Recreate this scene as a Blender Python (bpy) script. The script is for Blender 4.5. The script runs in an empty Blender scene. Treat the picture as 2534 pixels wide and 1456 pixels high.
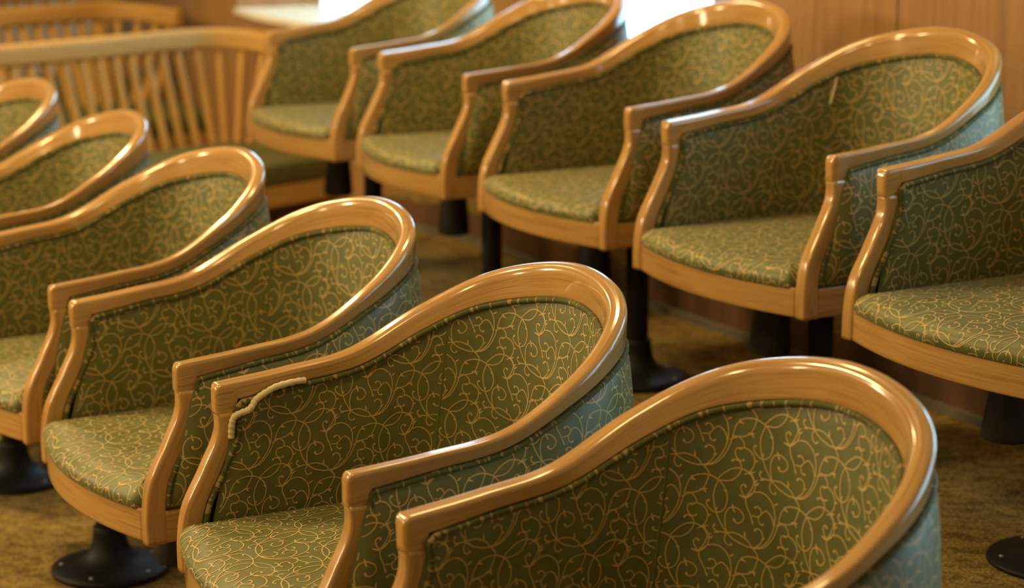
import bpy, math, random
import numpy as np
from mathutils import Vector

random.seed(4)
C = bpy.context.scene.collection
SC = bpy.context.scene

# ------------------------------------------------------------------ camera
CAM_H, PITCH, FPX = 1.4912, 12.334, 5392.2
cd = bpy.data.cameras.new('camera')
cd.sensor_width = 36.0
cd.lens = FPX / 2534 * 36.0
cd.clip_start = 0.05
cd.clip_end = 100
cd.dof.use_dof = True
cd.dof.focus_distance = 3.20
cd.dof.aperture_fstop = 3.5
cam = bpy.data.objects.new('camera', cd)
cam.location = (0, 0, CAM_H)
cam.rotation_euler = (math.radians(90 - PITCH), 0, 0)
C.objects.link(cam)
SC.camera = cam

# ------------------------------------------------------------------ light and exposure
SC.view_settings.view_transform = 'Standard'
SC.view_settings.look = 'None'
SC.view_settings.gamma = 1
SC.view_settings.use_curve_mapping = False
SC.view_settings.exposure = 0.12
w = bpy.data.worlds.new('room_glow')
w.use_nodes = True
SC.world = w
bgn = w.node_tree.nodes['Background']
bgn.inputs[0].default_value = (1.0, 0.70, 0.36, 1)
bgn.inputs[1].default_value = 0.20


def area(name, loc, target, size, power, col, sy=None):
    l = bpy.data.lights.new(name, 'AREA')
    l.energy = power
    l.color = col
    l.size = size
    if sy:
        l.shape = 'RECTANGLE'
        l.size_y = sy
    o = bpy.data.objects.new(name, l)
    o.location = loc
    d = Vector(target) - Vector(loc)
    o.rotation_euler = d.to_track_quat('-Z', 'Y').to_euler()
    C.objects.link(o)
    return o


WARM = (1.0, 0.73, 0.32)
# ceiling lamps of the room
for x, y, p in [(-2.4, 1.6, 28), (-2.6, 4.2, 62), (-2.2, 6.8, 46), (-0.7, 2.6, 16), (-0.1, 4.9, 22)]:
    area('ceiling_lamp', (x, y, 2.75), (x * .6, y, 0), 0.40, p, WARM)
# wall lamps on the left side of the room
for x, y, z, p in [(-4.2, 4.9, 1.70, 46), (-4.2, 2.9, 1.70, 24)]:
    area('wall_lamp', (x, y, z), (0, y - 1.0, 0.6), 0.50, p, (1.0, 0.76, 0.42), 0.36)

# ------------------------------------------------------------------ materials
def new_mat(name):
    m = bpy.data.materials.new(name)
    m.use_nodes = True
    nt = m.node_tree
    return m, nt, nt.nodes['Principled BSDF']


def N(nt, kind, **kw):
    n = nt.nodes.new(kind)
    for k, v in kw.items():
        setattr(n, k, v)
    return n


def ramp(nt, fac, stops):
    r = N(nt, 'ShaderNodeValToRGB')
    el = r.color_ramp.elements
    while len(el) < len(stops):
        el.new(0.5)
    for e, (p, c) in zip(el, stops):
        e.position = p
        e.color = (*c, 1)
    nt.links.new(fac, r.inputs[0])
    return r.outputs[0]


def wood(name, dark, mid, light, rough=0.20, coord='UV', scale=(3.0, 70.0, 70.0), spec=0.5, coat=0.6):
    m, nt, b = new_mat(name)
    tc = N(nt, 'ShaderNodeTexCoord')
    mp = N(nt, 'ShaderNodeMapping')
    mp.inputs['Scale'].default_value = scale
    nt.links.new(tc.outputs[coord], mp.inputs[0])
    oi = N(nt, 'ShaderNodeObjectInfo')
    va = N(nt, 'ShaderNodeVectorMath', operation='ADD')
    mm = N(nt, 'ShaderNodeMath', operation='MULTIPLY')
    mm.inputs[1].default_value = 37.0
    nt.links.new(oi.outputs['Random'], mm.inputs[0])
    nt.links.new(mp.outputs[0], va.inputs[0])
    nt.links.new(mm.outputs[0], va.inputs[1])
    n1 = N(nt, 'ShaderNodeTexNoise')
    n1.inputs['Scale'].default_value = 1.0
    n1.inputs['Detail'].default_value = 5
    n1.inputs['Distortion'].default_value = 0.6
    nt.links.new(va.outputs[0], n1.inputs['Vector'])
    col = ramp(nt, n1.outputs[0], [(0.30, dark), (0.47, mid), (0.68, light)])
    n2 = N(nt, 'ShaderNodeTexNoise')
    n2.inputs['Scale'].default_value = 4.0
    n2.inputs['Detail'].default_value = 3
    nt.links.new(va.outputs[0], n2.inputs['Vector'])
    mx = N(nt, 'ShaderNodeMix', data_type='RGBA', blend_type='MULTIPLY')
    mx.inputs[0].default_value = 0.35
    nt.links.new(col, mx.inputs[6])
    nt.links.new(ramp(nt, n2.outputs[0], [(0.35, (0.62, 0.55, 0.5)), (0.55, (1, 1, 1))]), mx.inputs[7])
    nt.links.new(mx.outputs[2], b.inputs['Base Color'])
    b.inputs['Roughness'].default_value = rough
    b.inputs['Specular IOR Level'].default_value = spec
    b.inputs['Coat Weight'].default_value = coat
    b.inputs['Coat Roughness'].default_value = 0.05
    return m


M_WOOD = wood('honey_oak', (0.38, 0.195, 0.060), (0.485, 0.268, 0.084), (0.53, 0.30, 0.097), scale=(4.0, 150.0, 150.0))
M_BENCH = wood('bench_oak', (0.44, 0.235, 0.062), (0.53, 0.30, 0.084), (0.57, 0.325, 0.095), rough=0.55, coat=0.0, spec=0.2)
M_WALL = wood('wall_veneer', (0.27, 0.135, 0.050), (0.34, 0.175, 0.065), (0.38, 0.20, 0.078), rough=0.4, coord='Object',
              scale=(22.0, 22.0, 0.7), coat=0.1)
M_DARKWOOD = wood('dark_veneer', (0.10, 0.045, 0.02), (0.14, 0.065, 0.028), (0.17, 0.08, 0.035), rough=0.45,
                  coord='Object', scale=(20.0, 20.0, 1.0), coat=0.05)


def fabric(name, base, rib=True, flecks=False, sheen=0.35):
    m, nt, b = new_mat(name)
    tc = N(nt, 'ShaderNodeTexCoord')
    nz = N(nt, 'ShaderNodeTexNoise')
    nz.inputs['Scale'].default_value = 25
    nz.inputs['Detail'].default_value = 3
    nt.links.new(tc.outputs['UV'], nz.inputs['Vector'])
    c0 = ramp(nt, nz.outputs[0], [(0.3, tuple(c * 0.86 for c in base)), (0.7, tuple(c * 1.12 for c in base))])
    out = c0
    if rib:
        sx = N(nt, 'ShaderNodeSeparateXYZ')
        nt.links.new(tc.outputs['UV'], sx.inputs[0])
        mu = N(nt, 'ShaderNodeMath', operation='MULTIPLY')
        mu.inputs[1].default_value = 2 * math.pi / 0.0019
        nt.links.new(sx.outputs[1], mu.inputs[0])
        sn = N(nt, 'ShaderNodeMath', operation='SINE')
        nt.links.new(mu.outputs[0], sn.inputs[0])
        ma = N(nt, 'ShaderNodeMath', operation='MULTIPLY_ADD')
        ma.inputs[1].default_value = 0.13
        ma.inputs[2].default_value = 0.87
        nt.links.new(sn.outputs[0], ma.inputs[0])
        mx = N(nt, 'ShaderNodeMix', data_type='RGBA', blend_type='MULTIPLY')
        mx.inputs[0].default_value = 1.0
        nt.links.new(c0, mx.inputs[6])
        nt.links.new(ma.outputs[0], mx.inputs[7])
        out = mx.outputs[2]
    if flecks:
        mp = N(nt, 'ShaderNodeMapping')
        mp.inputs['Scale'].default_value = (190, 45, 45)
        nt.links.new(tc.outputs['UV'], mp.inputs[0])
        vo = N(nt, 'ShaderNodeTexNoise')
        vo.inputs['Scale'].default_value = 1.0
        vo.inputs['Detail'].default_value = 0
        nt.links.new(mp.outputs[0], vo.inputs['Vector'])
        f = ramp(nt, vo.outputs[0], [(0.60, (0, 0, 0)), (0.66, (0.9, 0.9, 0.9))])
        mx = N(nt, 'ShaderNodeMix', data_type='RGBA')
        nt.links.new(f, mx.inputs[0])
        nt.links.new(out, mx.inputs[6])
        mx.inputs[7].default_value = (0.34, 0.23, 0.085, 1)
        out = mx.outputs[2]
    nt.links.new(out, b.inputs['Base Color'])
    b.inputs['Roughness'].default_value = 0.48 if rib else 0.65
    b.inputs['Specular IOR Level'].default_value = 0.5 if rib else 0.15
    b.inputs['Sheen Weight'].default_value = sheen * .3
    b.inputs['Sheen Roughness'].default_value = 0.35
    return m


OLIVE = (0.140, 0.146, 0.037)
M_FAB = fabric('olive_scroll_fabric', OLIVE)
M_PIPE = fabric('olive_piping', tuple(c * 0.62 for c in OLIVE), rib=False, flecks=True)
M_GOLD, _nt, _b = new_mat('gold_scroll_thread')
_b.inputs['Base Color'].default_value = (0.56, 0.38, 0.125, 1)
_b.inputs['Roughness'].default_value = 0.55
_b.inputs['Sheen Weight'].default_value = 0.25


def plain(name, col, rough=0.5, spec=0.5, metal=0.0, bump=0):
    m, nt, b = new_mat(name)
    tc = N(nt, 'ShaderNodeTexCoord')
    nz = N(nt, 'ShaderNodeTexNoise')
    nz.inputs['Scale'].default_value = 30
    nz.inputs['Detail'].default_value = 4
    nt.links.new(tc.outputs['Object'], nz.inputs['Vector'])
    nt.links.new(ramp(nt, nz.outputs[0], [(0.3, tuple(c * 0.85 for c in col)), (0.7, tuple(c * 1.12 for c in col))]),
                 b.inputs['Base Color'])
    b.inputs['Roughness'].default_value = rough
    b.inputs['Specular IOR Level'].default_value = spec
    b.inputs['Metallic'].default_value = metal
    return m


M_BLACK = plain('black_painted_metal', (0.009, 0.0085, 0.0070), 0.55, 0.28)
M_RUBBER = plain('black_rubber', (0.012, 0.012, 0.011), 0.6, 0.4)
M_BOLT = plain('steel_bolt', (0.35, 0.33, 0.30), 0.35, 0.5, 0.9)
M_CORD = plain('cream_cord', (0.78, 0.62, 0.35), 0.8, 0.3)
M_CUSH = plain('olive_bench_fabric', (0.105, 0.10, 0.026), 0.75, 0.3)
M_SILL = plain('cream_sill', (0.80, 0.74, 0.60), 0.35, 0.5)
M_EDGE = plain('grey_cove_strip', (0.17, 0.15, 0.11), 0.4, 0.5)

# carpet: gold-brown loop pile with darker mottled figures
M_CARPET, nt, b = new_mat('gold_brown_carpet')
tc = N(nt, 'ShaderNodeTexCoord')
mp = N(nt, 'ShaderNodeMapping')
mp.inputs['Rotation'].default_value = (0, 0, 0.6)
mp.inputs['Scale'].default_value = (24, 38, 10)
nt.links.new(tc.outputs['Object'], mp.inputs[0])
n1 = N(nt, 'ShaderNodeTexNoise')
n1.inputs['Scale'].default_value = 1.0
n1.inputs['Detail'].default_value = 4
n1.inputs['Roughness'].default_value = 0.6
n1.inputs['Distortion'].default_value = 0.7
nt.links.new(mp.outputs[0], n1.inputs['Vector'])
c1 = ramp(nt, n1.outputs[0], [(0.34, (0.17, 0.110, 0.030)), (0.50, (0.34, 0.226, 0.064)), (0.64, (0.42, 0.285, 0.084))])
n2 = N(nt, 'ShaderNodeTexVoronoi')
n2.inputs['Scale'].default_value = 150
nt.links.new(tc.outputs['Object'], n2.inputs['Vector'])
c2 = ramp(nt, n2.outputs[0], [(0.1, (1.1, 1.1, 1.1)), (0.65, (0.52, 0.5, 0.48))])
mx = N(nt, 'ShaderNodeMix', data_type='RGBA', blend_type='MULTIPLY')
mx.inputs[0].default_value = 1.0
nt.links.new(c1, mx.inputs[6])
nt.links.new(c2, mx.inputs[7])
nt.links.new(mx.outputs[2], b.inputs['Base Color'])
bp = N(nt, 'ShaderNodeBump')
bp.inputs['Strength'].default_value = 0.5
bp.inputs['Distance'].default_value = 0.003
nt.links.new(n2.outputs[0], bp.inputs['Height'])
nt.links.new(bp.outputs[0], b.inputs['Normal'])
b.inputs['Roughness'].default_value = 0.95
b.inputs['Specular IOR Level'].default_value = 0.1

# bright overcast daylight outside the windows, and the window glass
M_SKY = bpy.data.materials.new('overcast_daylight')
M_SKY.use_nodes = True
nt = M_SKY.node_tree
nt.nodes.clear()
em = N(nt, 'ShaderNodeEmission')
em.inputs[0].default_value = (0.45, 0.78, 1.0, 1)
em.inputs[1].default_value = 6.0
ou = N(nt, 'ShaderNodeOutputMaterial')
nt.links.new(em.outputs[0], ou.inputs[0])
M_GLASS, nt, b = new_mat('window_glass')
b.inputs['Transmission Weight'].default_value = 1.0
b.inputs['Roughness'].default_value = 0.0
b.inputs['IOR'].default_value = 1.05


# ------------------------------------------------------------------ mesh helpers
class MB:
    def __init__(s):
        s.v, s.f, s.uv, s.mi, s.sm = [], [], [], [], []

    def face(s, idx, uvs=None, mi=0, smooth=True):
        s.f.append(tuple(idx))
        s.uv.append(uvs if uvs else [(s.v[i][0], s.v[i][1]) for i in idx])
        s.mi.append(mi)
        s.sm.append(smooth)

    def grid(s, P, U=None, closed_u=False, closed_v=False, mi=0, smooth=True, flip=False):
        """P[i][j] points; U[i][j] uv"""
        P = np.asarray(P, float)
        n, m = P.shape[:2]
        b0 = len(s.v)
        s.v += [tuple(p) for p in P.reshape(-1, 3)]
        if U is None:
            du = np.concatenate([[0], np.cumsum(np.linalg.norm(np.diff(P[:, 0], axis=0), axis=1))])
            dv = np.concatenate([[0], np.cumsum(np.linalg.norm(np.diff(P[n // 2], axis=0), axis=1))])
            U = np.stack(np.meshgrid(du, dv, indexing='ij'), -1)
        U = np.asarray(U, float)
        for i in range(n - (0 if closed_u else 1)):
            i2 = (i + 1) % n
            for j in range(m - (0 if closed_v else 1)):
                j2 = (j + 1) % m
                idx = [b0 + i * m + j, b0 + i2 * m + j, b0 + i2 * m + j2, b0 + i * m + j2]
                uv = [tuple(U[i, j]), tuple(U[i2, j]), tuple(U[i2, j2]), tuple(U[i, j2])]
                if j2 == 0:
                    e = U[i, j][1] + 0.01
                    uv[2] = (uv[2][0], e)
                    uv[3] = (uv[3][0], e)
                if flip:
                    idx.reverse()
                    uv.reverse()
                s.face(idx, uv, mi, smooth)
        return b0

    def fan(s, ring, flip=False, mi=0, smooth=False):
        """close a ring of points with one n-gon"""
        b0 = len(s.v)
        s.v += [tuple(p) for p in ring]
        idx = list(range(b0, b0 + len(ring)))
        if flip:
            idx.reverse()
        s.face(idx, None, mi, smooth)

    def box(s, lo, hi, smooth=False):
        x0, y0, z0 = lo
        x1, y1, z1 = hi
        s.hexa([(x0, y0, z0), (x1, y0, z0), (x1, y1, z0), (x0, y1, z0), (x0, y0, z1), (x1, y0, z1), (x1, y1, z1), (x0, y1, z1)])

    def hexa(s, p):
        b0 = len(s.v)
        s.v += [tuple(q) for q in p]
        for f in ((3, 2, 1, 0), (4, 5, 6, 7), (0, 1, 5, 4), (1, 2, 6, 5), (2, 3, 7, 6), (3, 0, 4, 7)):
            q = [p[i] for i in f]
            a = np.linalg.norm(np.subtract(q[1], q[0]))
            c = np.linalg.norm(np.subtract(q[3], q[0]))
            s.face([b0 + i for i in f], [(0, 0), (a, 0), (a, c), (0, c)], 0, False)

    def tube(s, path, r, k=10, cap=True, flip=False):
        path = np.asarray(path, float)
        n = len(path)
        rr = np.full(n, r) if np.isscalar(r) else np.asarray(r)
        T = np.gradient(path, axis=0)
        T /= np.linalg.norm(T, axis=1, keepdims=True) + 1e-12
        ref = np.array([0, 0, 1.0])
        if abs(T[0] @ ref) > 0.9:
            ref = np.array([0, 1.0, 0])
        P = []
        nrm = ref
        for i in range(n):
            nrm = nrm - T[i] * (nrm @ T[i])
            nrm /= np.linalg.norm(nrm)
            bn = np.cross(T[i], nrm)
            a = np.linspace(0, 2 * math.pi, k, endpoint=False)
            P.append(path[i] + rr[i] * (np.cos(a)[:, None] * nrm + np.sin(a)[:, None] * bn))
        s.grid(np.array(P), closed_v=True, flip=flip)
        if cap:
            s.fan(P[0], flip=flip, smooth=True)
            s.fan(P[-1][::-1], flip=flip, smooth=True)

    def lathe(s, prof, center=(0, 0, 0), k=40):
        a = np.linspace(0, 2 * math.pi, k, endpoint=False)
        P = np.array([[(center[0] + r * math.cos(t), center[1] + r * math.sin(t), center[2] + z) for t in a] for r, z in prof])
        s.grid(P, closed_v=True, flip=True)
        s.fan(P[0][::-1])
        s.fan(P[-1])

    def build(s, name, mats, parent=None, link=True):
        me = bpy.data.meshes.new(name)
        me.from_pydata(s.v, [], s.f)
        uvl = me.uv_layers.new(name='UVMap')
        flat = [c for f in s.uv for uv in f for c in uv]
        uvl.data.foreach_set('uv', flat)
        me.polygons.foreach_set('material_index', s.mi)
        me.polygons.foreach_set('use_smooth', s.sm)
        for m in (mats if isinstance(mats, (list, tuple)) else [mats]):
            me.materials.append(m)
        me.update()
        o = bpy.data.objects.new(name, me)
        C.objects.link(o)
        if parent:
            o.parent = parent
        return o


def fix_normals(o):
    import bmesh
    bm = bmesh.new()
    bm.from_mesh(o.data)
    bmesh.ops.remove_doubles(bm, verts=bm.verts, dist=1e-6)
    bmesh.ops.recalc_face_normals(bm, faces=bm.faces)
    bm.to_mesh(o.data)
    bm.free()
    return o


def thing(name, label, cat, loc=(0, 0, 0), rz=0, group=None):
    o = bpy.data.objects.new(name, None)
    o.empty_display_size = 0.1
    C.objects.link(o)
    o.location = loc
    o.rotation_euler = (0, 0, rz)
    o['label'] = label
    o['category'] = cat
    if group:
        o['group'] = group
    return o


def struct(o):
    o['kind'] = 'structure'
    return o


def cr(xs, ys, x):
    xs = np.asarray(xs, float)
    ys = np.asarray(ys, float)
    m = np.gradient(ys, xs)
    i = np.clip(np.searchsorted(xs, x) - 1, 0, len(xs) - 2)
    h = xs[i + 1] - xs[i]
    t = (x - xs[i]) / h
    return (2 * t**3 - 3 * t**2 + 1) * ys[i] + (t**3 - 2 * t**2 + t) * h * m[i] + (-2 * t**3 + 3 * t**2) * ys[i + 1] + (t**3 - t**2) * h * m[i + 1]


def arclen(P):
    return np.concatenate([[0], np.cumsum(np.linalg.norm(np.diff(P, axis=0), axis=1))])


def resample(P, n):
    s = arclen(P)
    t = np.linspace(0, s[-1], n)
    return np.stack([np.interp(t, s, P[:, k]) for k in range(3)], 1)


def mirror(h):
    m = h[::-1].copy()
    m[:, 0] *= -1
    return np.concatenate([h, m[1:]])


# ------------------------------------------------------------------ the tub chair
# local frame: the chair faces -y, +x is the sitter's left; z up from the base
YC = -0.018


def u_half(wf, wm, yf, yb, n, N=90):
    a = np.linspace(0, math.pi / 2, N)
    xs = np.concatenate([np.linspace(wf, wm, 30)[:-1], wm * np.cos(a)**(2 / n)])
    ys = np.concatenate([np.linspace(yf, YC, 30)[:-1], YC + (yb - YC) * np.sin(a)**(2 / n)])
    P = np.stack([xs, ys, 0 * xs], 1)
    return resample(P, 120)


def outward(P):
    t = np.gradient(P, axis=0)[:, :2]
    t /= np.linalg.norm(t, axis=1, keepdims=True)
    return np.stack([t[:, 1], -t[:, 0], 0 * t[:, 0]], 1)




def crs(ys, t):
    """spline over the half path, level where the two halves meet"""
    n = len(ys)
    k = np.linspace(0, 1, n)
    return cr(np.append(k, [1 + k[1], 1 + k[2]]), np.append(ys, [ys[-2], ys[-3]]), t)


OTh = u_half(0.2704, 0.2769, -0.2655, 0.241, 2.438)
SS = np.linspace(0, 1, len(OTh))
OTh[:, 2] = crs([.6499, .6608, .6783, .736, .7908, .821, .833], SS)
OUT = outward(mirror(OTh))[:len(OTh)]
OUT[-1] = (0, 1, 0)


def offs(dk, hk, stub=False):
    o = OTh - OUT * crs(dk, SS)[:, None]
    h = crs(hk, SS)
    if stub:
        h = np.where(SS < .034, .050, h)
    o[:, 2] -= h
    o[-1, 0] = 0
    return o


ITh = offs([.027] * 5, [0, 0, 0, 0.001, 0.002])
IBh = offs([.030, .0265, .0402, .0337, .0250], [.028, .0234, .0321, .0503, .0513])
OBh = offs([.003, .0035, .0030, .0010, -.0010], [.0276, .0208, .0289, .0560, .085])
OTe = OTh + OUT * 0.002
OTe[:, 2] += 0.002
IBs = offs([.030, .0265, .0402, .0337, .0250], [.028, .0234, .0321, .0503, .0513], True)
OBs = offs([.001, .0035, .0030, .0010, -.0010], [.0276, .0208, .0289, .0560, .085], True)
IBs[:6] = ITh[:6] * (1, 1, 0) + IBs[:6] * (0, 0, 1)
CURVES = [mirror(c) for c in (OTe, ITh, IBs, OBs)]


def round_section(pts, rads, k=4):
    out = []
    n = len(pts)
    for i in range(n):
        p, a, b2 = pts[i], pts[i - 1], pts[(i + 1) % n]
        da = a - p
        db = b2 - p
        la, lb = np.linalg.norm(da), np.linalg.norm(db)
        r = rads[i]
        A = p + da / la * min(r, la * 0.48)
        B = p + db / lb * min(r, lb * 0.48)
        for t in np.linspace(0, 1, k):
            out.append((1 - t)**2 * A + 2 * t * (1 - t) * p + t * t * B)
    # holding points near both ends of each flat side keep the flats flat when shaded smooth
    res = []
    for i, p in enumerate(out):
        res.append(p)
        if i % k == k - 1:
            q = out[(i + 1) % len(out)]
            res += [p + (q - p) * .12, p + (q - p) * .88]
    return np.array(res)


# front post profile: y of its front edge over height
ZK = [.36, .41, .46, .52, .58, .62, .655]
YK = [-.332, -.3319, -.324, -.2943, -.2685, -.2698, -.2705]


def post_front(z):
    return cr(ZK, YK, z)


def post_x(z):
    return np.interp(z, [.36, .60, .65], [.2755, .2712, .2722])


def post_depth(z):
    return np.interp(z, [.36, .42, .52, .63], [.034, .033, .031, .026])


# -- scroll embroidery, traced as one repeat and laid on a slanted lattice
T_STROKES = [
    ([(735, 828), (800, 800), (850, 740), (885, 650), (892, 560), (870, 480), (825, 435), (770, 420), (715, 438), (680, 470), (658, 500), (668, 550), (700, 600), (722, 648)], 0),
    ([(715, 605), (755, 598), (782, 570), (775, 540), (748, 528), (728, 545)], 1),
    ([(785, 565), (815, 535), (850, 545), (878, 580), (888, 615)], 0),
    ([(765, 592), (766, 620), (786, 642), (810, 634)], 1),
    ([(658, 500), (628, 470), (614, 432), (634, 408), (652, 424)], 1),
    ([(658, 500), (690, 470), (712, 430), (717, 395), (703, 350), (680, 318)], 0),
    ([(750, 830), (830, 790), (890, 700), (920, 600), (928, 540), (945, 480), (980, 440), (1030, 418), (1085, 412), (1150, 432), (1200, 480), (1222, 550), (1210, 620), (1180, 655), (1140, 665), (1095, 640), (1080, 605), (1100, 588)], 1),
    ([(905, 605), (960, 570), (1010, 550), (1050, 515), (1072, 450), (1078, 400), (1055, 370), (1030, 352)], 0),
    ([(1150, 432), (1128, 500), (1125, 560), (1145, 640), (1185, 720), (1240, 785), (1300, 820), (1380, 834), (1430, 828)], 0),
    ([(1240, 785), (1222, 720), (1220, 660), (1240, 610), (1285, 590), (1330, 605), (1352, 640), (1335, 680), (1300, 695), (1278, 672)], 1),
    ([(925, 575), (965, 568), (1000, 590), (1012, 620), (995, 645), (972, 650)], 0),
    ([(1008, 628), (1060, 640), (1095, 680), (1095, 740), (1070, 785), (1035, 815)], 0),
    ([(1003, 638), (960, 652), (955, 690), (975, 722), (1008, 728), (1022, 712)], 1),
    ([(1240, 785), (1300, 770), (1350, 776), (1400, 795), (1430, 828)], 0),
    ([(1240, 785), (1190, 795), (1160, 795), (1143, 772), (1156, 750)], 1),
    ([(1240, 790), (1229, 830), (1245, 865), (1272, 870), (1284, 852)], 1),
    ([(765, 815), (800, 772), (813, 730), (800, 690), (766, 680), (742, 704)], 1),
    ([(1140, 428), (1180, 375), (1235, 325), (1295, 305), (1360, 318), (1398, 365), (1385, 430), (1350, 495)], 0),
    ([(1150, 432), (1225, 415), (1275, 370), (1300, 310), (1285, 265), (1245, 255), (1225, 276)], 1),
]
T_LEAVES = [((1025, 530), (1080, 512)), ((1050, 515), (1075, 545)), ((955, 462), (995, 470)), ((960, 470), (960, 440)), ((1060, 800), (1112, 770)),
            ((1375, 780), (1368, 735)), ((805, 745), (832, 722)), ((1270, 600), (1258, 570)), ((1268, 600), (1285, 628)), ((1398, 370), (1428, 345)),
            ((658, 500), (600, 492)), ((1190, 795), (1150, 815)), ((1215, 500), (1190, 490)), ((715, 392), (745, 360)), ((876, 470), (905, 445)),
            ((722, 640), (730, 668)), ((1095, 700), (1125, 690)), ((1150, 650), (1160, 625))]


def to_uv(p):
    x, y = p
    return np.array([(x - 885) / 4880.0, -(y + 0.17 * (x - 885) - 590) / 5390.0])


LA = to_uv((885 + 695, 590))
LB = to_uv((885 - 290, 590 + 476))


def smooth2(P, n):
    P = np.array(P, float)
    s = np.arange(len(P))
    t = np.linspace(0, len(P) - 1, n)
    return np.stack([cr(s, P[:, k], t) for k in range(2)], 1)


def ribbon(P, w):
    T = np.gradient(P, axis=0)
    T /= np.linalg.norm(T, axis=1, keepdims=True) + 1e-12
    Nn = np.stack([-T[:, 1], T[:, 0]], 1)
    w = np.broadcast_to(np.asarray(w, float), (len(P),))[:, None]
    return np.stack([P - Nn * w, P + Nn * w], 1)     # n,2,2


HW = 0.00082
MOTIF = []
for pts, bulb in T_STROKES:
    P = smooth2([to_uv(p) for p in pts], len(pts) * 4)
    w = np.full(len(P), HW)
    if bulb:
        w[-5:] = [HW, HW * 1.3, HW * 1.8, HW * 2.2, HW * 1.5]
    MOTIF.append(ribbon(P, w))
for a, b2 in T_LEAVES:
    P = smooth2([to_uv(a), (to_uv(a) + to_uv(b2)) / 2, to_uv(b2)], 6)
    MOTIF.append(ribbon(P, [HW, HW * 1.5, HW * 1.7, HW * 1.3, HW * 0.9, HW * 0.3]))


def embroider(mb, surf, u0, u1, v0, v1, off=(0, 0)):
    """surf(uv array) -> points, valid mask"""
    ij = []
    for i in range(-30, 31):
        for j in range(-30, 31):
            o = i * LA + j * LB + np.array(off)
            if u0 - .14 < o[0] < u1 + .14 and v0 - .14 < o[1] < v1 + .14:
                ij.append(o)
    for o in ij:
        for R in MOTIF:
            q = R + o
            if q[..., 0].max() < u0 or q[..., 0].min() > u1 or q[..., 1].max() < v0 or q[..., 1].min() > v1:
                continue
            n = len(q)
            P, ok = surf(q.reshape(-1, 2))
            P = P.reshape(n, 2, 3)
            ok = ok.reshape(n, 2).all(1)
            if not ok.any():
                continue
            b0 = len(mb.v)
            mb.v += [tuple(p) for p in P.reshape(-1, 3)]
            for i in range(n - 1):
                if ok[i] and ok[i + 1]:
                    mb.face([b0 + 2 * i, b0 + 2 * i + 1, b0 + 2 * i + 3, b0 + 2 * i + 2],
                            [(0, 0), (0, .001), (.001, .001), (.001, 0)], 1, True)


def panel(name, top, bot, bulge, sign, parent, nt_=36, seams=()):
    """upholstered U-shaped panel between two curves; sign +1 faces outward, -1 inward"""
    n = 170
    top = resample(top, n)
    bot = resample(bot, n)
    out = outward(bot)
    ts = np.linspace(0, 1, nt_)
    L = arclen((top + bot) / 2)

    def at(s, t):
        i = np.clip(s * (n - 1), 0, n - 1)
        k = np.clip(i.astype(int), 0, n - 2)
        f = (i - k)[:, None]
        a = top[k] * (1 - f) + top[k + 1] * f
        c = bot[k] * (1 - f) + bot[k + 1] * f
        o = out[k] * (1 - f) + out[k + 1] * f
        e = np.minimum(1, np.minimum(s, 1 - s) / 0.02)**0.5
        bl = bulge * np.sin(math.pi * np.clip(t, 0, 1))**(0.55 if sign > 0 else 0.6) * e
        return c + (a - c) * t[:, None] + o * (sign * bl)[:, None]
    P = np.array([at(np.full(nt_, i / (n - 1)), ts) for i in range(n)])
    zc = bot[:, 2].mean()
    H = np.linalg.norm(top - bot, axis=1)
    U = np.stack([np.repeat(L[:, None], nt_, 1), ts[None] * H[:, None]], -1)
    mb = MB()
    mb.grid(P, U, flip=(sign < 0))

    def surf(uv):
        u, v = uv[:, 0], uv[:, 1]
        if sign < 0:
            u = L[-1] - u                # the cloth faces inward here
        s = np.interp(u, L, np.linspace(0, 1, n))
        h = np.interp(u, L, H)
        t = v / h
        ok = (u > 0.004) & (u < L[-1] - 0.004) & (t > 0.005) & (t < 0.995)
        p = at(s, t)
        i = np.clip((s * (n - 1)).astype(int), 0, n - 2)
        p = p + out[i] * (sign * 0.00035)
        return p, ok
    if seams:
        edges = [0] + [L[-1] * s for s in seams] + [L[-1]]
        for k, (a, c) in enumerate(zip(edges, edges[1:])):
            def sf(uv, a=a, c=c):
                p, ok = surf(uv)
                return p, ok & (uv[:, 0] > a + .001) & (uv[:, 0] < c - .001)
            embroider(mb, sf, a, c, 0, H.max(), ((.068, .154), (.4435, .307), (.90, .16))[k % 3])
        # the seams themselves: a narrow folded ridge of the same cloth
        for s in seams:
            t = np.linspace(0, 1, 30)
            c0 = at(np.full(30, s - .0012), t)
            c1 = at(np.full(30, s), t) + out[int(s * (n - 1))] * sign * 0.0010
            c2 = at(np.full(30, s + .0012), t)
            mb.grid(np.array([c0, c1, c2]), flip=(sign < 0))
    else:
        embroider(mb, surf, 0, L[-1], 0, H.max(), (.02, .03))
    return mb.build(name, [M_FAB, M_GOLD], parent)


def start_at(h, y, x=None):
    """trim a half curve so that it begins at depth y"""
    i = np.searchsorted(h[:, 1], y)
    f = (y - h[i - 1, 1]) / (h[i, 1] - h[i - 1, 1])
    p = h[i - 1] * (1 - f) + h[i] * f
    return np.concatenate([[p], h[i:]])


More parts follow.
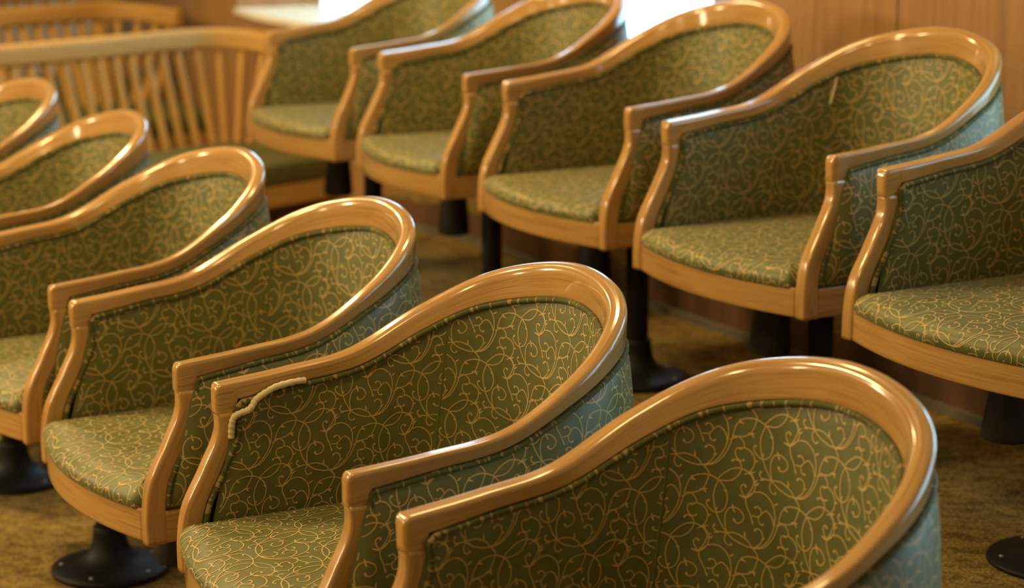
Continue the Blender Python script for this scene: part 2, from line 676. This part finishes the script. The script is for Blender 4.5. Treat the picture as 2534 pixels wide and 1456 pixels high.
def make_chair(label):
    root = thing('armchair', label, 'chair', group='upholstered tub armchairs')
    # crest rail: both arms and the back rim in one bent band
    secs = []
    nC = len(CURVES[0])
    for i in range(nC):
        u = 1 - abs(2 * i / (nC - 1) - 1)                       # 0 at the arm tips, 1 at the back
        g = min(1, max(0, (u - .30) / .35))
        secs.append(round_section([c[i] for c in CURVES], [.0065 + .0055 * g, .0060 + .0065 * g, .003, .003]))
    secs = np.array(secs)
    fr = []
    for end, sl in ((0, secs[0]), (-1, secs[-1])):
        cen = sl.mean(0)
        caps = []
        for k, (dy, sc_) in enumerate(((.0065, .45), (.0056, .70), (.0032, .90))):
            q = cen + (sl - cen) * sc_
            q[:, 1] -= dy
            caps.append(q)
        fr.append(caps)
    allsec = np.array(fr[0] + list(secs) + fr[1][::-1])
    mb = MB()
    mb.grid(allsec, closed_v=True, flip=True)
    mb.fan(allsec[0])
    mb.fan(allsec[-1][::-1])
    fix_normals(mb.build('crest_rail', M_WOOD, root))
    # front posts
    for sx in (1, -1):
        mb = MB()
        rows = []
        for z in np.linspace(.36, .606, 40):
            x1 = post_x(z)
            x0 = x1 - np.interp(z, [.36, .6], [.0285, .0292])
            y0 = post_front(z)
            y1 = y0 + post_depth(z)
            r = round_section([np.array(p) for p in ((sx * x0, y0, z), (sx * x1, y0, z), (sx * x1, y1, z), (sx * x0, y1, z))],
                              [.008, .006, .003, .003])
            rows.append(r)
        rows = np.array(rows)
        U = np.zeros(rows.shape[:2] + (2,))
        U[..., 0] = np.linspace(0, .3, 40)[:, None]
        U[..., 1] = np.linspace(0, .12, rows.shape[1])[None]
        mb.grid(rows, U, closed_v=True)
        mb.fan(rows[0])
        mb.fan(rows[-1])
        fix_normals(mb.build('front_post', M_WOOD, root))
    # seat frame: bowed front rail and the band under the side panels
    mb = MB()
    u = np.linspace(-1, 1, 60)
    wI = .2475
    yb = -0.3290 - .042 * (1 - u**2)
    z0, z1 = .360, .4140
    rows = []
    for k in range(len(u)):
        x = wI * u[k]
        rows.append(round_section([np.array(p) for p in ((x, yb[k], z0), (x, yb[k], z1), (x, yb[k] + .026, z1), (x, yb[k] + .026, z0))], [.003, .003, .002, .002], 3))
    mb.grid(np.array(rows), closed_v=True)
    mb.fan(rows[0]); mb.fan(rows[-1])
    fix_normals(mb.build('front_rail', M_WOOD, root))
    lo = u_half(.2735, .2750, -.301, .238, 2.438)
    loF = mirror(lo)
    oF = outward(loF)
    mb = MB()
    rows = []
    for k in range(len(loF)):
        a = loF[k]
        c = a - oF[k] * .026
        rows.append(round_section([np.array((a[0], a[1], z0)), np.array((a[0], a[1], z1)), np.array((c[0], c[1], z1)), np.array((c[0], c[1], z0))], [.003] * 4, 3))
    mb.grid(np.array(rows), closed_v=True)
    mb.fan(rows[0]); mb.fan(rows[-1])
    fix_normals(mb.build('side_rail', M_WOOD, root))
    # dark underside board
    ring = [(p[0] * .93, p[1] * .93, 0) for p in loF] + [(wI * uu * .95, y + .02, 0) for uu, y in zip(u, yb)]
    mb = MB()
    a = [(x, y, .366) for x, y, _ in ring]
    c = [(x, y, .378) for x, y, _ in ring]
    mb.grid(np.array([a, c]), closed_v=True, smooth=False)
    mb.fan(a); mb.fan(c)
    fix_normals(mb.build('underside_board', M_BLACK, root))

    # upholstery inside
    top = start_at(IBh, -.238)
    top = top + np.array([0, 0, -.006])
    botI = u_half(.2400, .2420, -.292, .182, 2.45)
    botI[:, 2] = .405
    ip = panel('inner_panel', mirror(top), mirror(botI), .006, -1, root, seams=(.29, .71))
    # piping inside: down the post, along under the rim, down the other post
    zs = np.linspace(.43, .622, 24)
    down = np.stack([post_x(zs) - .0325, post_front(zs) + post_depth(zs) + .003, zs], 1)
    pin = start_at(IBh, -.236) - outward(mirror(IBh))[0] * 0
    pin = pin + np.array([0, 0, -.0045])
    pin[:, :2] -= OUT[len(OUT) - len(pin):, :2] * .0015
    path = np.concatenate([down[:-1], pin[2:]])
    mb = MB()
    mb.tube(resample(mirror(path), 320), .0047, 8)
    mb.build('piping', M_PIPE, ip)
    # upholstery outside
    topO = start_at(OBh, -.2465) + np.array([0, 0, -.004])
    botO = u_half(.2715, .2725, -.297, .236, 2.438)
    botO[:, 2] = .417
    op = panel('outer_panel', mirror(topO), mirror(botO), .016, 1, root)
    zs = np.linspace(.422, .618, 24)
    down = np.stack([post_x(zs) - .001, post_front(zs) + post_depth(zs) + .004, zs], 1)
    po = start_at(OBh, -.2440) + np.array([0, 0, -.0045])
    po[:, :2] += OUT[len(OUT) - len(po):, :2] * .001
    path = np.concatenate([down[:-1], po[2:]])
    mb = MB()
    mb.tube(resample(mirror(path), 320), .0046, 8)
    bo = mirror(botO) + np.array([0, 0, .003])
    mb.tube(resample(bo, 200), .0038, 8)
    mb.build('piping', M_PIPE, op)

    # seat cushion
    ub = np.linspace(1, -1, 60)[1:-1]
    # boundary loop: back U (near -> far) then the bowed front (far -> near)
    back = mirror(u_half(.2415, .2405, -.305, .180, 2.45))
    front = np.stack([-wI * .985 * ub, -0.3335 - .0425 * (1 - ub**2), 0 * ub], 1)
    loop = np.concatenate([back, front])
    loop = resample(np.concatenate([loop, loop[:1]]), 221)[:-1]
    tg = np.roll(loop, -1, 0) - np.roll(loop, 1, 0)
    tg /= np.linalg.norm(tg, axis=1, keepdims=True)
    nn = np.stack([tg[:, 1], -tg[:, 0], 0 * tg[:, 0]], 1)
    for _ in range(6):
        nn = (np.roll(nn, 1, 0) + nn + np.roll(nn, -1, 0)) / 3
    rings = []
    for d, z in ((-.012, .404), (-.002, .412), (.0015, .420), (.001, .428), (-.004, .4355), (-.012, .4415), (-.024, .4460), (-.040, .4490)):
        q = loop + nn * d
        q[:, 2] = z
        rings.append(q)
    cen = np.array([0, -.09, 0])
    for f, z in ((.72, .4520), (.55, .4550), (.36, .4572), (.18, .4585), (.04, .4590)):
        q = cen + (rings[7] - cen) * f
        q[:, 2] = z
        rings.append(q)
    R = np.array(rings)
    mb = MB()
    mb.grid(R, R[..., :2], closed_v=True)
    mb.fan(R[-1], smooth=True)
    mb.fan(R[0][::-1])
    ang = np.unwrap(np.arctan2(loop[:, 1] - cen[1], loop[:, 0] - cen[0]))
    if ang[-1] < ang[0]:
        ang = ang[::-1]
        RR = R[:, ::-1]
    else:
        RR = R
    prof = np.concatenate([np.repeat(np.array([[[cen[0], cen[1], .459]]]), RR.shape[1], 1), RR[::-1]])     # centre outward
    dist = np.concatenate([np.zeros((1, RR.shape[1])), np.cumsum(np.linalg.norm(np.diff(prof, axis=0), axis=2), 0)])

    def surf(uv):
        P = np.zeros((len(uv), 3))
        ok = np.zeros(len(uv), bool)
        n_ = len(ang)
        for i, (x, y) in enumerate(uv):
            th = math.atan2(y - cen[1], x - cen[0])
            th = ang[0] + (th - ang[0]) % (2 * math.pi)
            r = math.hypot(x - cen[0], y - cen[1])
            k = int(np.searchsorted(ang, th)) - 1
            k2 = (k + 1) % n_
            t0 = ang[k]
            t1 = ang[k2] if k2 else ang[0] + 2 * math.pi
            f = min(1, max(0, (th - t0) / max(1e-9, t1 - t0)))
            pr = prof[:, k] * (1 - f) + prof[:, k2] * f
            di = dist[:, k] * (1 - f) + dist[:, k2] * f
            if r > di[-2]:
                continue
            P[i] = [np.interp(r, di, pr[:, c]) for c in range(3)]
            slope = r / di[-1]
            dirn = np.array((x - cen[0], y - cen[1], 0)) / (r + 1e-9)
            w = max(0, (slope - .85) / .15)
            P[i] += (dirn * w + np.array((0, 0, 1 - w))) * .0006
            ok[i] = True
        return P, ok
    embroider(mb, surf, -.29, .29, -.44, .24, (.04, .01))
    cu = mb.build('seat_cushion', [M_FAB, M_GOLD], root)

    # pedestal
    px, py = .0219, -.0875
    mb = MB()
    mb.lathe([(.024, .084), (.0255, .088), (.0255, .335), (.024, .336)], (px, py, 0), 32)
    mb.build('pole', M_BLACK, root)
    mb = MB()
    mb.lathe([(.118, 0), (.1195, .003), (.1195, .007), (.117, .010), (.100, .013), (.080, .0165), (.064, .022), (.052, .030), (.043, .041),
              (.037, .055), (.0335, .070), (.0325, .082), (.0325, .092), (.030, .094)], (px, py, 0), 56)
    bp_ = mb.build('base_plate', M_BLACK, root)
    for k in range(5):
        t = 0.5 + k * 2 * math.pi / 5
        mb = MB()
        mb.lathe([(.0042, 0), (.0042, .002), (.002, .0032)], (px + .098 * math.cos(t), py + .098 * math.sin(t), .0128), 10)
        mb.build('bolt', M_BOLT, bp_)
    mb = MB()
    mb.box((px - .10, py - .10, .336), (px + .10, py + .12, .366))
    mb.build('swivel_plate', M_BLACK, root)
    # ribbed rubber boot that hangs below the seat in front of the pole
    mb = MB()
    bx_, by_ = -.02, -.17
    a = np.linspace(0, 2 * math.pi, 28, endpoint=False)
    rows = []
    for z, r in ((.366, .030), (.345, .032), (.325, .034), (.300, .0365), (.270, .040), (.245, .0425), (.222, .044), (.216, .042), (.214, .034)):
        rr = r * (1 + .03 * np.cos(a * 14))
        rows.append(np.stack([bx_ + (.366 - z) * -.10 + rr * np.cos(a), by_ + (.366 - z) * .02 + rr * np.sin(a) * .85, 0 * a + z], 1))
    mb.grid(np.array(rows), closed_v=True)
    mb.fan(rows[0]); mb.fan(rows[-1])
    fix_normals(mb.build('rubber_boot', M_RUBBER, root))
    return root


def copy_tree(o, parent=None):
    c = o.copy()
    C.objects.link(c)
    if parent:
        c.parent = parent
    for ch in list(o.children):
        copy_tree(ch, c)
    return c


DZ = .2565
CHAIRS = [
    (-0.0961, 3.0966, 0, 62.96, 'green scroll-patterned tub armchair with torn piping and bare cream cord on its arm'),
    (-1.4132, 5.4878, 0.0013, 57.29, 'tub armchair at the far left edge, only its back top showing below the slatted bench'),
    (-1.0768, 4.8703, 0.0008, 62.68, 'front-row armchair at left with only its back and one arm showing, before the bench slats'),
    (-0.7484, 4.2555, 0.0044, 58.86, 'front-row armchair cut off by the left edge, half its seat showing'),
    (-0.4280, 3.7125, -0.0057, 60.48, 'front-row armchair, whole, on a black round foot plate side, directly left of the chair with torn piping'),
    (0.2258, 2.4830, -0.0002, 59.19, 'nearest tub armchair, cut off by the picture bottom, its oak rim in the foreground'),
    (-0.3200, 6.0123, DZ - .0001, 58.91, 'rear-row tub armchair farthest from the camera, beside the slatted bench and below the window sill'),
    (0.0191, 5.4121, DZ + .001, 64.10, 'rear-row tub armchair left of the bright window, second from the bench'),
    (0.3444, 4.8015, DZ + .0033, 60.62, 'middle rear-row tub armchair, its back rim overlapping the bright white window'),
    (0.6651, 4.1959, DZ - .0033, 59.27, 'rear-row tub armchair with a pale loose strip hanging on its inner back'),
    (0.9911, 3.5809, DZ - .0009, 59.93, 'rear-row tub armchair cut off by the right picture edge'),
]
CHAIRS[4] = CHAIRS[4][:4] + ('front-row armchair, seen whole, directly left of the chair with the torn piping',)
proto = make_chair(CHAIRS[0][4])
chairs = []
for i, (x, y, z, r, lab) in enumerate(CHAIRS):
    o = proto if i == 0 else copy_tree(proto)
    o.location = (x, y, z)
    o.rotation_euler = (0, 0, -math.radians(r))
    o['label'] = lab
    chairs.append(o)

# torn piping: a bare cream cord on the inside of the right arm of the first chair
mb = MB()
ctl = np.array([(-.2400, -.2500, .568), (-.2385, -.2500, .579), (-.2370, -.2490, .5916), (-.2355, -.2455, .6013), (-.2345, -.2365, .6065), (-.2340, -.2250, .6092), (-.2340, -.2170, .6156),
                (-.2345, -.2115, .6235), (-.2350, -.2030, .6293), (-.2355, -.1910, .6350), (-.2365, -.1780, .6400), (-.2380, -.1610, .6428), (-.2400, -.1400, .6440), (-.2440, -.1270, .6430)])
t = np.linspace(0, len(ctl) - 1, 90)
pth = np.stack([cr(np.arange(len(ctl)), ctl[:, k], t) for k in range(3)], 1)
mb.tube(pth, (.0050 + .0004 * np.sin(np.arange(90) * 1.3)), 10)
o = mb.build('bare_piping_cord', M_CORD, chairs[0])
o['label'] = 'bare cream cord where the piping has torn'
# pale loose strip on the inner back of one rear chair
mb = MB()
pth = np.array([(-.2050, .1190, .722), (-.2040, .1140, .704), (-.2035, .1080, .686), (-.2030, .1020, .668)])
pth = np.stack([cr(np.arange(4), pth[:, k], np.linspace(0, 3, 20)) for k in range(3)], 1)
mb.tube(pth, .0030, 8)
o = mb.build('loose_strip', M_CORD, chairs[9])
o['label'] = 'pale loose strip hanging from the rim'

# ------------------------------------------------------------------ room: floor, platform, wall, windows
WALL = np.array([(2.35, 1.70), (1.80, 2.74), (1.30, 3.70), (1.04, 4.26), (.916, 4.491), (.612, 5.064), (.396, 5.432), (.046, 6.078), (-.117, 6.392),
                 (-.60, 6.88), (-.98, 7.48), (-1.35, 8.40), (-1.71, 9.36), (-2.1, 10.5)])
wl = np.concatenate([[0], np.cumsum(np.linalg.norm(np.diff(WALL, axis=0), axis=1))])


def wall_at(s):
    return np.array([np.interp(s, wl, WALL[:, 0]), np.interp(s, wl, WALL[:, 1])])


def wall_nrm(s):
    d = wall_at(s + .02) - wall_at(s - .02)
    d /= np.linalg.norm(d)
    return np.array([d[1], -d[0]])          # points out of the room (away from the seats)


if wall_nrm(3.0) @ np.array([1, 1]) < 0:
    _w = wall_nrm
    wall_nrm = lambda s: -_w(s)


OFF = .12        # the wall stands back behind a low ledge


def s_of_px(px):
    """position along the wall whose azimuth from the viewpoint is this column"""
    best = None
    for s in np.linspace(0.5, wl[-1] - .5, 3000):
        p = wall_at(s) + wall_nrm(s) * OFF
        e = abs(p[0] / p[1] * FPX - (px - 1267))
        if best is None or e < best[0]:
            best = (e, s)
    return best[1]


SILL, HEAD, TOP = .830, 1.95, 2.7
W1 = (s_of_px(1215), s_of_px(590))
W2 = (s_of_px(1762), s_of_px(1310))
W3 = (1.58, 2.80)
W4 = (0.60, 1.50)      # tall glazing farther to the right; like W3, unseen, placed for blue chair-back glare
LOW = .42
SEAMS = [s_of_px(2216), s_of_px(1290), (W1[1] + .5)]


def wall_piece(mb, s0, s1, z0, z1, d0=0.0, d1=.30, off=OFF):
    d0 += off
    d1 += off
    n = max(1, int((s1 - s0) / .12))
    ss = np.linspace(s0, s1, n + 1)
    for a, c in zip(ss, ss[1:]):
        pa, pc = wall_at(a), wall_at(c)
        na, nc = wall_nrm(a), wall_nrm(c)
        q = [pa + na * d0, pc + nc * d0, pc + nc * d1, pa + na * d1]
        mb.hexa([(*p, z0) for p in q] + [(*p, z1) for p in q])


mb = MB()
cuts = sorted([(W1, 'w'), (W2, 'w'), (W3, 'w'), (W4, 'w')] + [((s - .002, s + .002), 'g') for s in SEAMS])
s = 0.02
for (a, c), k in cuts:
    wall_piece(mb, s, a, 0, TOP)
    if k == 'w':
        wall_piece(mb, a, c, 0, (LOW if a == W4[0] else SILL) - .02)
        wall_piece(mb, a, c, HEAD, TOP)
    else:
        wall_piece(mb, a, c, 0, TOP, .006)
    s = c
wall_piece(mb, s, wl[-1] - .02, 0, TOP)
struct(mb.build('wall_right', M_WALL))
for k, (a, c) in enumerate((W1, W2, W3, W4)):
    sl = LOW if a == W4[0] else SILL
    mb = MB()
    wall_piece(mb, a, c, sl - .02, sl, -.012, .28)          # sill board
    o = struct(mb.build('window_%d' % (k + 1), M_SILL))
    mb = MB()
    wall_piece(mb, a, c, HEAD - .03, HEAD, .20, .27)
    mb.build('window_frame', M_SILL, o)
    mb = MB()
    wall_piece(mb, a, c, sl, HEAD - .03, .235, .240)
    mb.build('glass_pane', M_GLASS, o)
# overcast daylight outside
mb = MB()
for (a, c) in (W1, W2, W3, W4):
    wall_piece(mb, max(.02, a - .3), c + (1.3 if a > W2[1] else .3), SILL - .5, HEAD + .3, .55, .57)
struct(mb.build('sky', M_SKY))
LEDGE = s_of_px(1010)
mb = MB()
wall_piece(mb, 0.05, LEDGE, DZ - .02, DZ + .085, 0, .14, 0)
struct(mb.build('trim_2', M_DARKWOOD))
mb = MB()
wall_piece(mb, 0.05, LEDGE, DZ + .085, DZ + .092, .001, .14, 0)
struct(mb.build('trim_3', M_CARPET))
# grey cove strip where the wall meets the raised floor, dark strip drawn as the shadow gap under the far window
mb = MB()
wall_piece(mb, 0.05, LEDGE, DZ, DZ + .016, -.018, .0, 0)
struct(mb.build('baseboard_right', M_EDGE))
mb = MB()
wall_piece(mb, W1[0] + .3, wl[-1] - .1, .700, .735, -.006, .0)
struct(mb.build('trim_1', M_DARKWOOD))

mb = MB()
b0 = len(mb.v)
mb.box((-6, -1.0, -.05), (4, 12, 0))
struct(mb.build('floor', M_CARPET))
# raised floor that carries the rear row
row = np.array((.478, -.878))
nrm = np.array((.878, .478))
f0 = np.array((.2258, 2.483)) + nrm * .42 + row * 1.6
f1 = np.array((-1.0768, 4.8703)) + nrm * .42 + row * -.75
edge = [tuple(wall_at(0.02) - wall_nrm(0.02) * 0.0)]
poly = [tuple(p) for p in WALL[:9]] + [(-.300, 6.56), (-.60, 6.22), tuple(f1), tuple(f0)]
mb = MB()
a = [(x, y, 0) for x, y in poly]
c = [(x, y, DZ) for x, y in poly]
mb.grid(np.array([a, c]), closed_v=True, smooth=False, mi=1)
mb.fan(c)
fix_normals(struct(mb.build('floor_raised', [M_CARPET, M_DARKWOOD])))


# ------------------------------------------------------------------ slatted benches at the far left
def make_bench(label):
    """local: long axis +x (to the wall), the sitter faces -y; origin at the wall end on the floor"""
    root = thing('slatted_bench', label, 'bench', group='slatted oak benches')
    Lb = 3.2
    # top rail: straight, then curling forward at the wall end
    def rail(t, z, lean):
        # t from -Lb to +.42 : straight part then quarter turn
        pts = []
        for q in t:
            if q < 0:
                pts.append((q, lean, z))
            else:
                a = min(q / .21, math.pi / 2)
                ex = max(0, q - .21 * math.pi / 2)
                pts.append(((.11 + lean) * math.sin(a), (.11 + lean) * math.cos(a) - .11 - ex, z - .02 * (a / (math.pi / 2))**2))
        return np.array(pts)
    t = np.concatenate([np.linspace(-Lb, -.05, 40), np.linspace(0, .42, 40)])
    rc = rail(t, .757, .10)
    mb = MB()
    rows = []
    tg = np.gradient(rc, axis=0)
    tg /= np.linalg.norm(tg, axis=1, keepdims=True)
    for p, g in zip(rc, tg):
        n_ = np.array((-g[1], g[0], 0))
        n_ /= np.linalg.norm(n_)
        up = np.array((0, 0, 1.0))
        sec = [p + n_ * .020 + up * .036, p - n_ * .020 + up * .030, p - n_ * .026 - up * .036, p + n_ * .016 - up * .036]
        rows.append(round_section(sec, [.014] * 4))
    mb.grid(np.array(rows), closed_v=True)
    mb.fan(rows[0]); mb.fan(rows[-1])
    fix_normals(mb.build('top_rail', M_BENCH, root))
    tt = np.concatenate([np.arange(-Lb + .05, 0, .066), np.arange(.035, .40, .082)])
    topP = rail(tt, .73, .10)
    botP = rail(tt, .405, 0.0)
    for a, c in zip(topP, botP):
        mb = MB()
        d = np.array((1.0, 0, 0))
        mb.tube(np.array([c + (0, 0, 0), (a + c) / 2, a]), .0150, 10)
        mb.build('slat', M_BENCH, root)
    # base and seat
    mb = MB()
    mb.box((-Lb, -.50, .27), (.24, .03, .335))
    fix_normals(mb.build('seat_base', M_BENCH, root))
    mb = MB()
    rows = []
    for x, sx in ((-Lb + .01, .9), (-Lb + .03, 1), (.19, 1), (.225, .9)):
        y0, y1, z0_, z1_ = -.50, .0, .336, .336 + .075 * sx
        rows.append(round_section([np.array(p) for p in ((x, y0, z0_), (x, y0, z1_), (x, y1, z1_), (x, y1, z0_))], [.012, .028, .02, .01], 5))
    mb.grid(np.array(rows), closed_v=True)
    mb.fan(rows[0]); mb.fan(rows[-1])
    fix_normals(mb.build('seat_cushion', M_CUSH, root))
    mb = MB()
    mb.box((-Lb + .02, -.40, 0), (.16, .0, .27))
    mb.build('plinth', M_DARKWOOD, root)
    return root


BENCHES = [
    ((-1.03, 7.34, 0), 47, 'slatted oak bench with green seat beside the rear-row armchairs, nearest of the benches'),
    ((-1.57, 8.43, 0), 47, 'slatted oak bench right behind the nearest bench, its back rail ending in a curve'),
    ((-1.98, 9.42, 0), 47, 'farthest slatted oak bench, only the feet of its slats showing in the top left corner'),
]
bench = make_bench(BENCHES[0][2])
for i, (loc, r, lab) in enumerate(BENCHES):
    o = bench if i == 0 else copy_tree(bench)
    o.location = loc
    o.rotation_euler = (0, 0, math.radians(r))
    o['label'] = lab
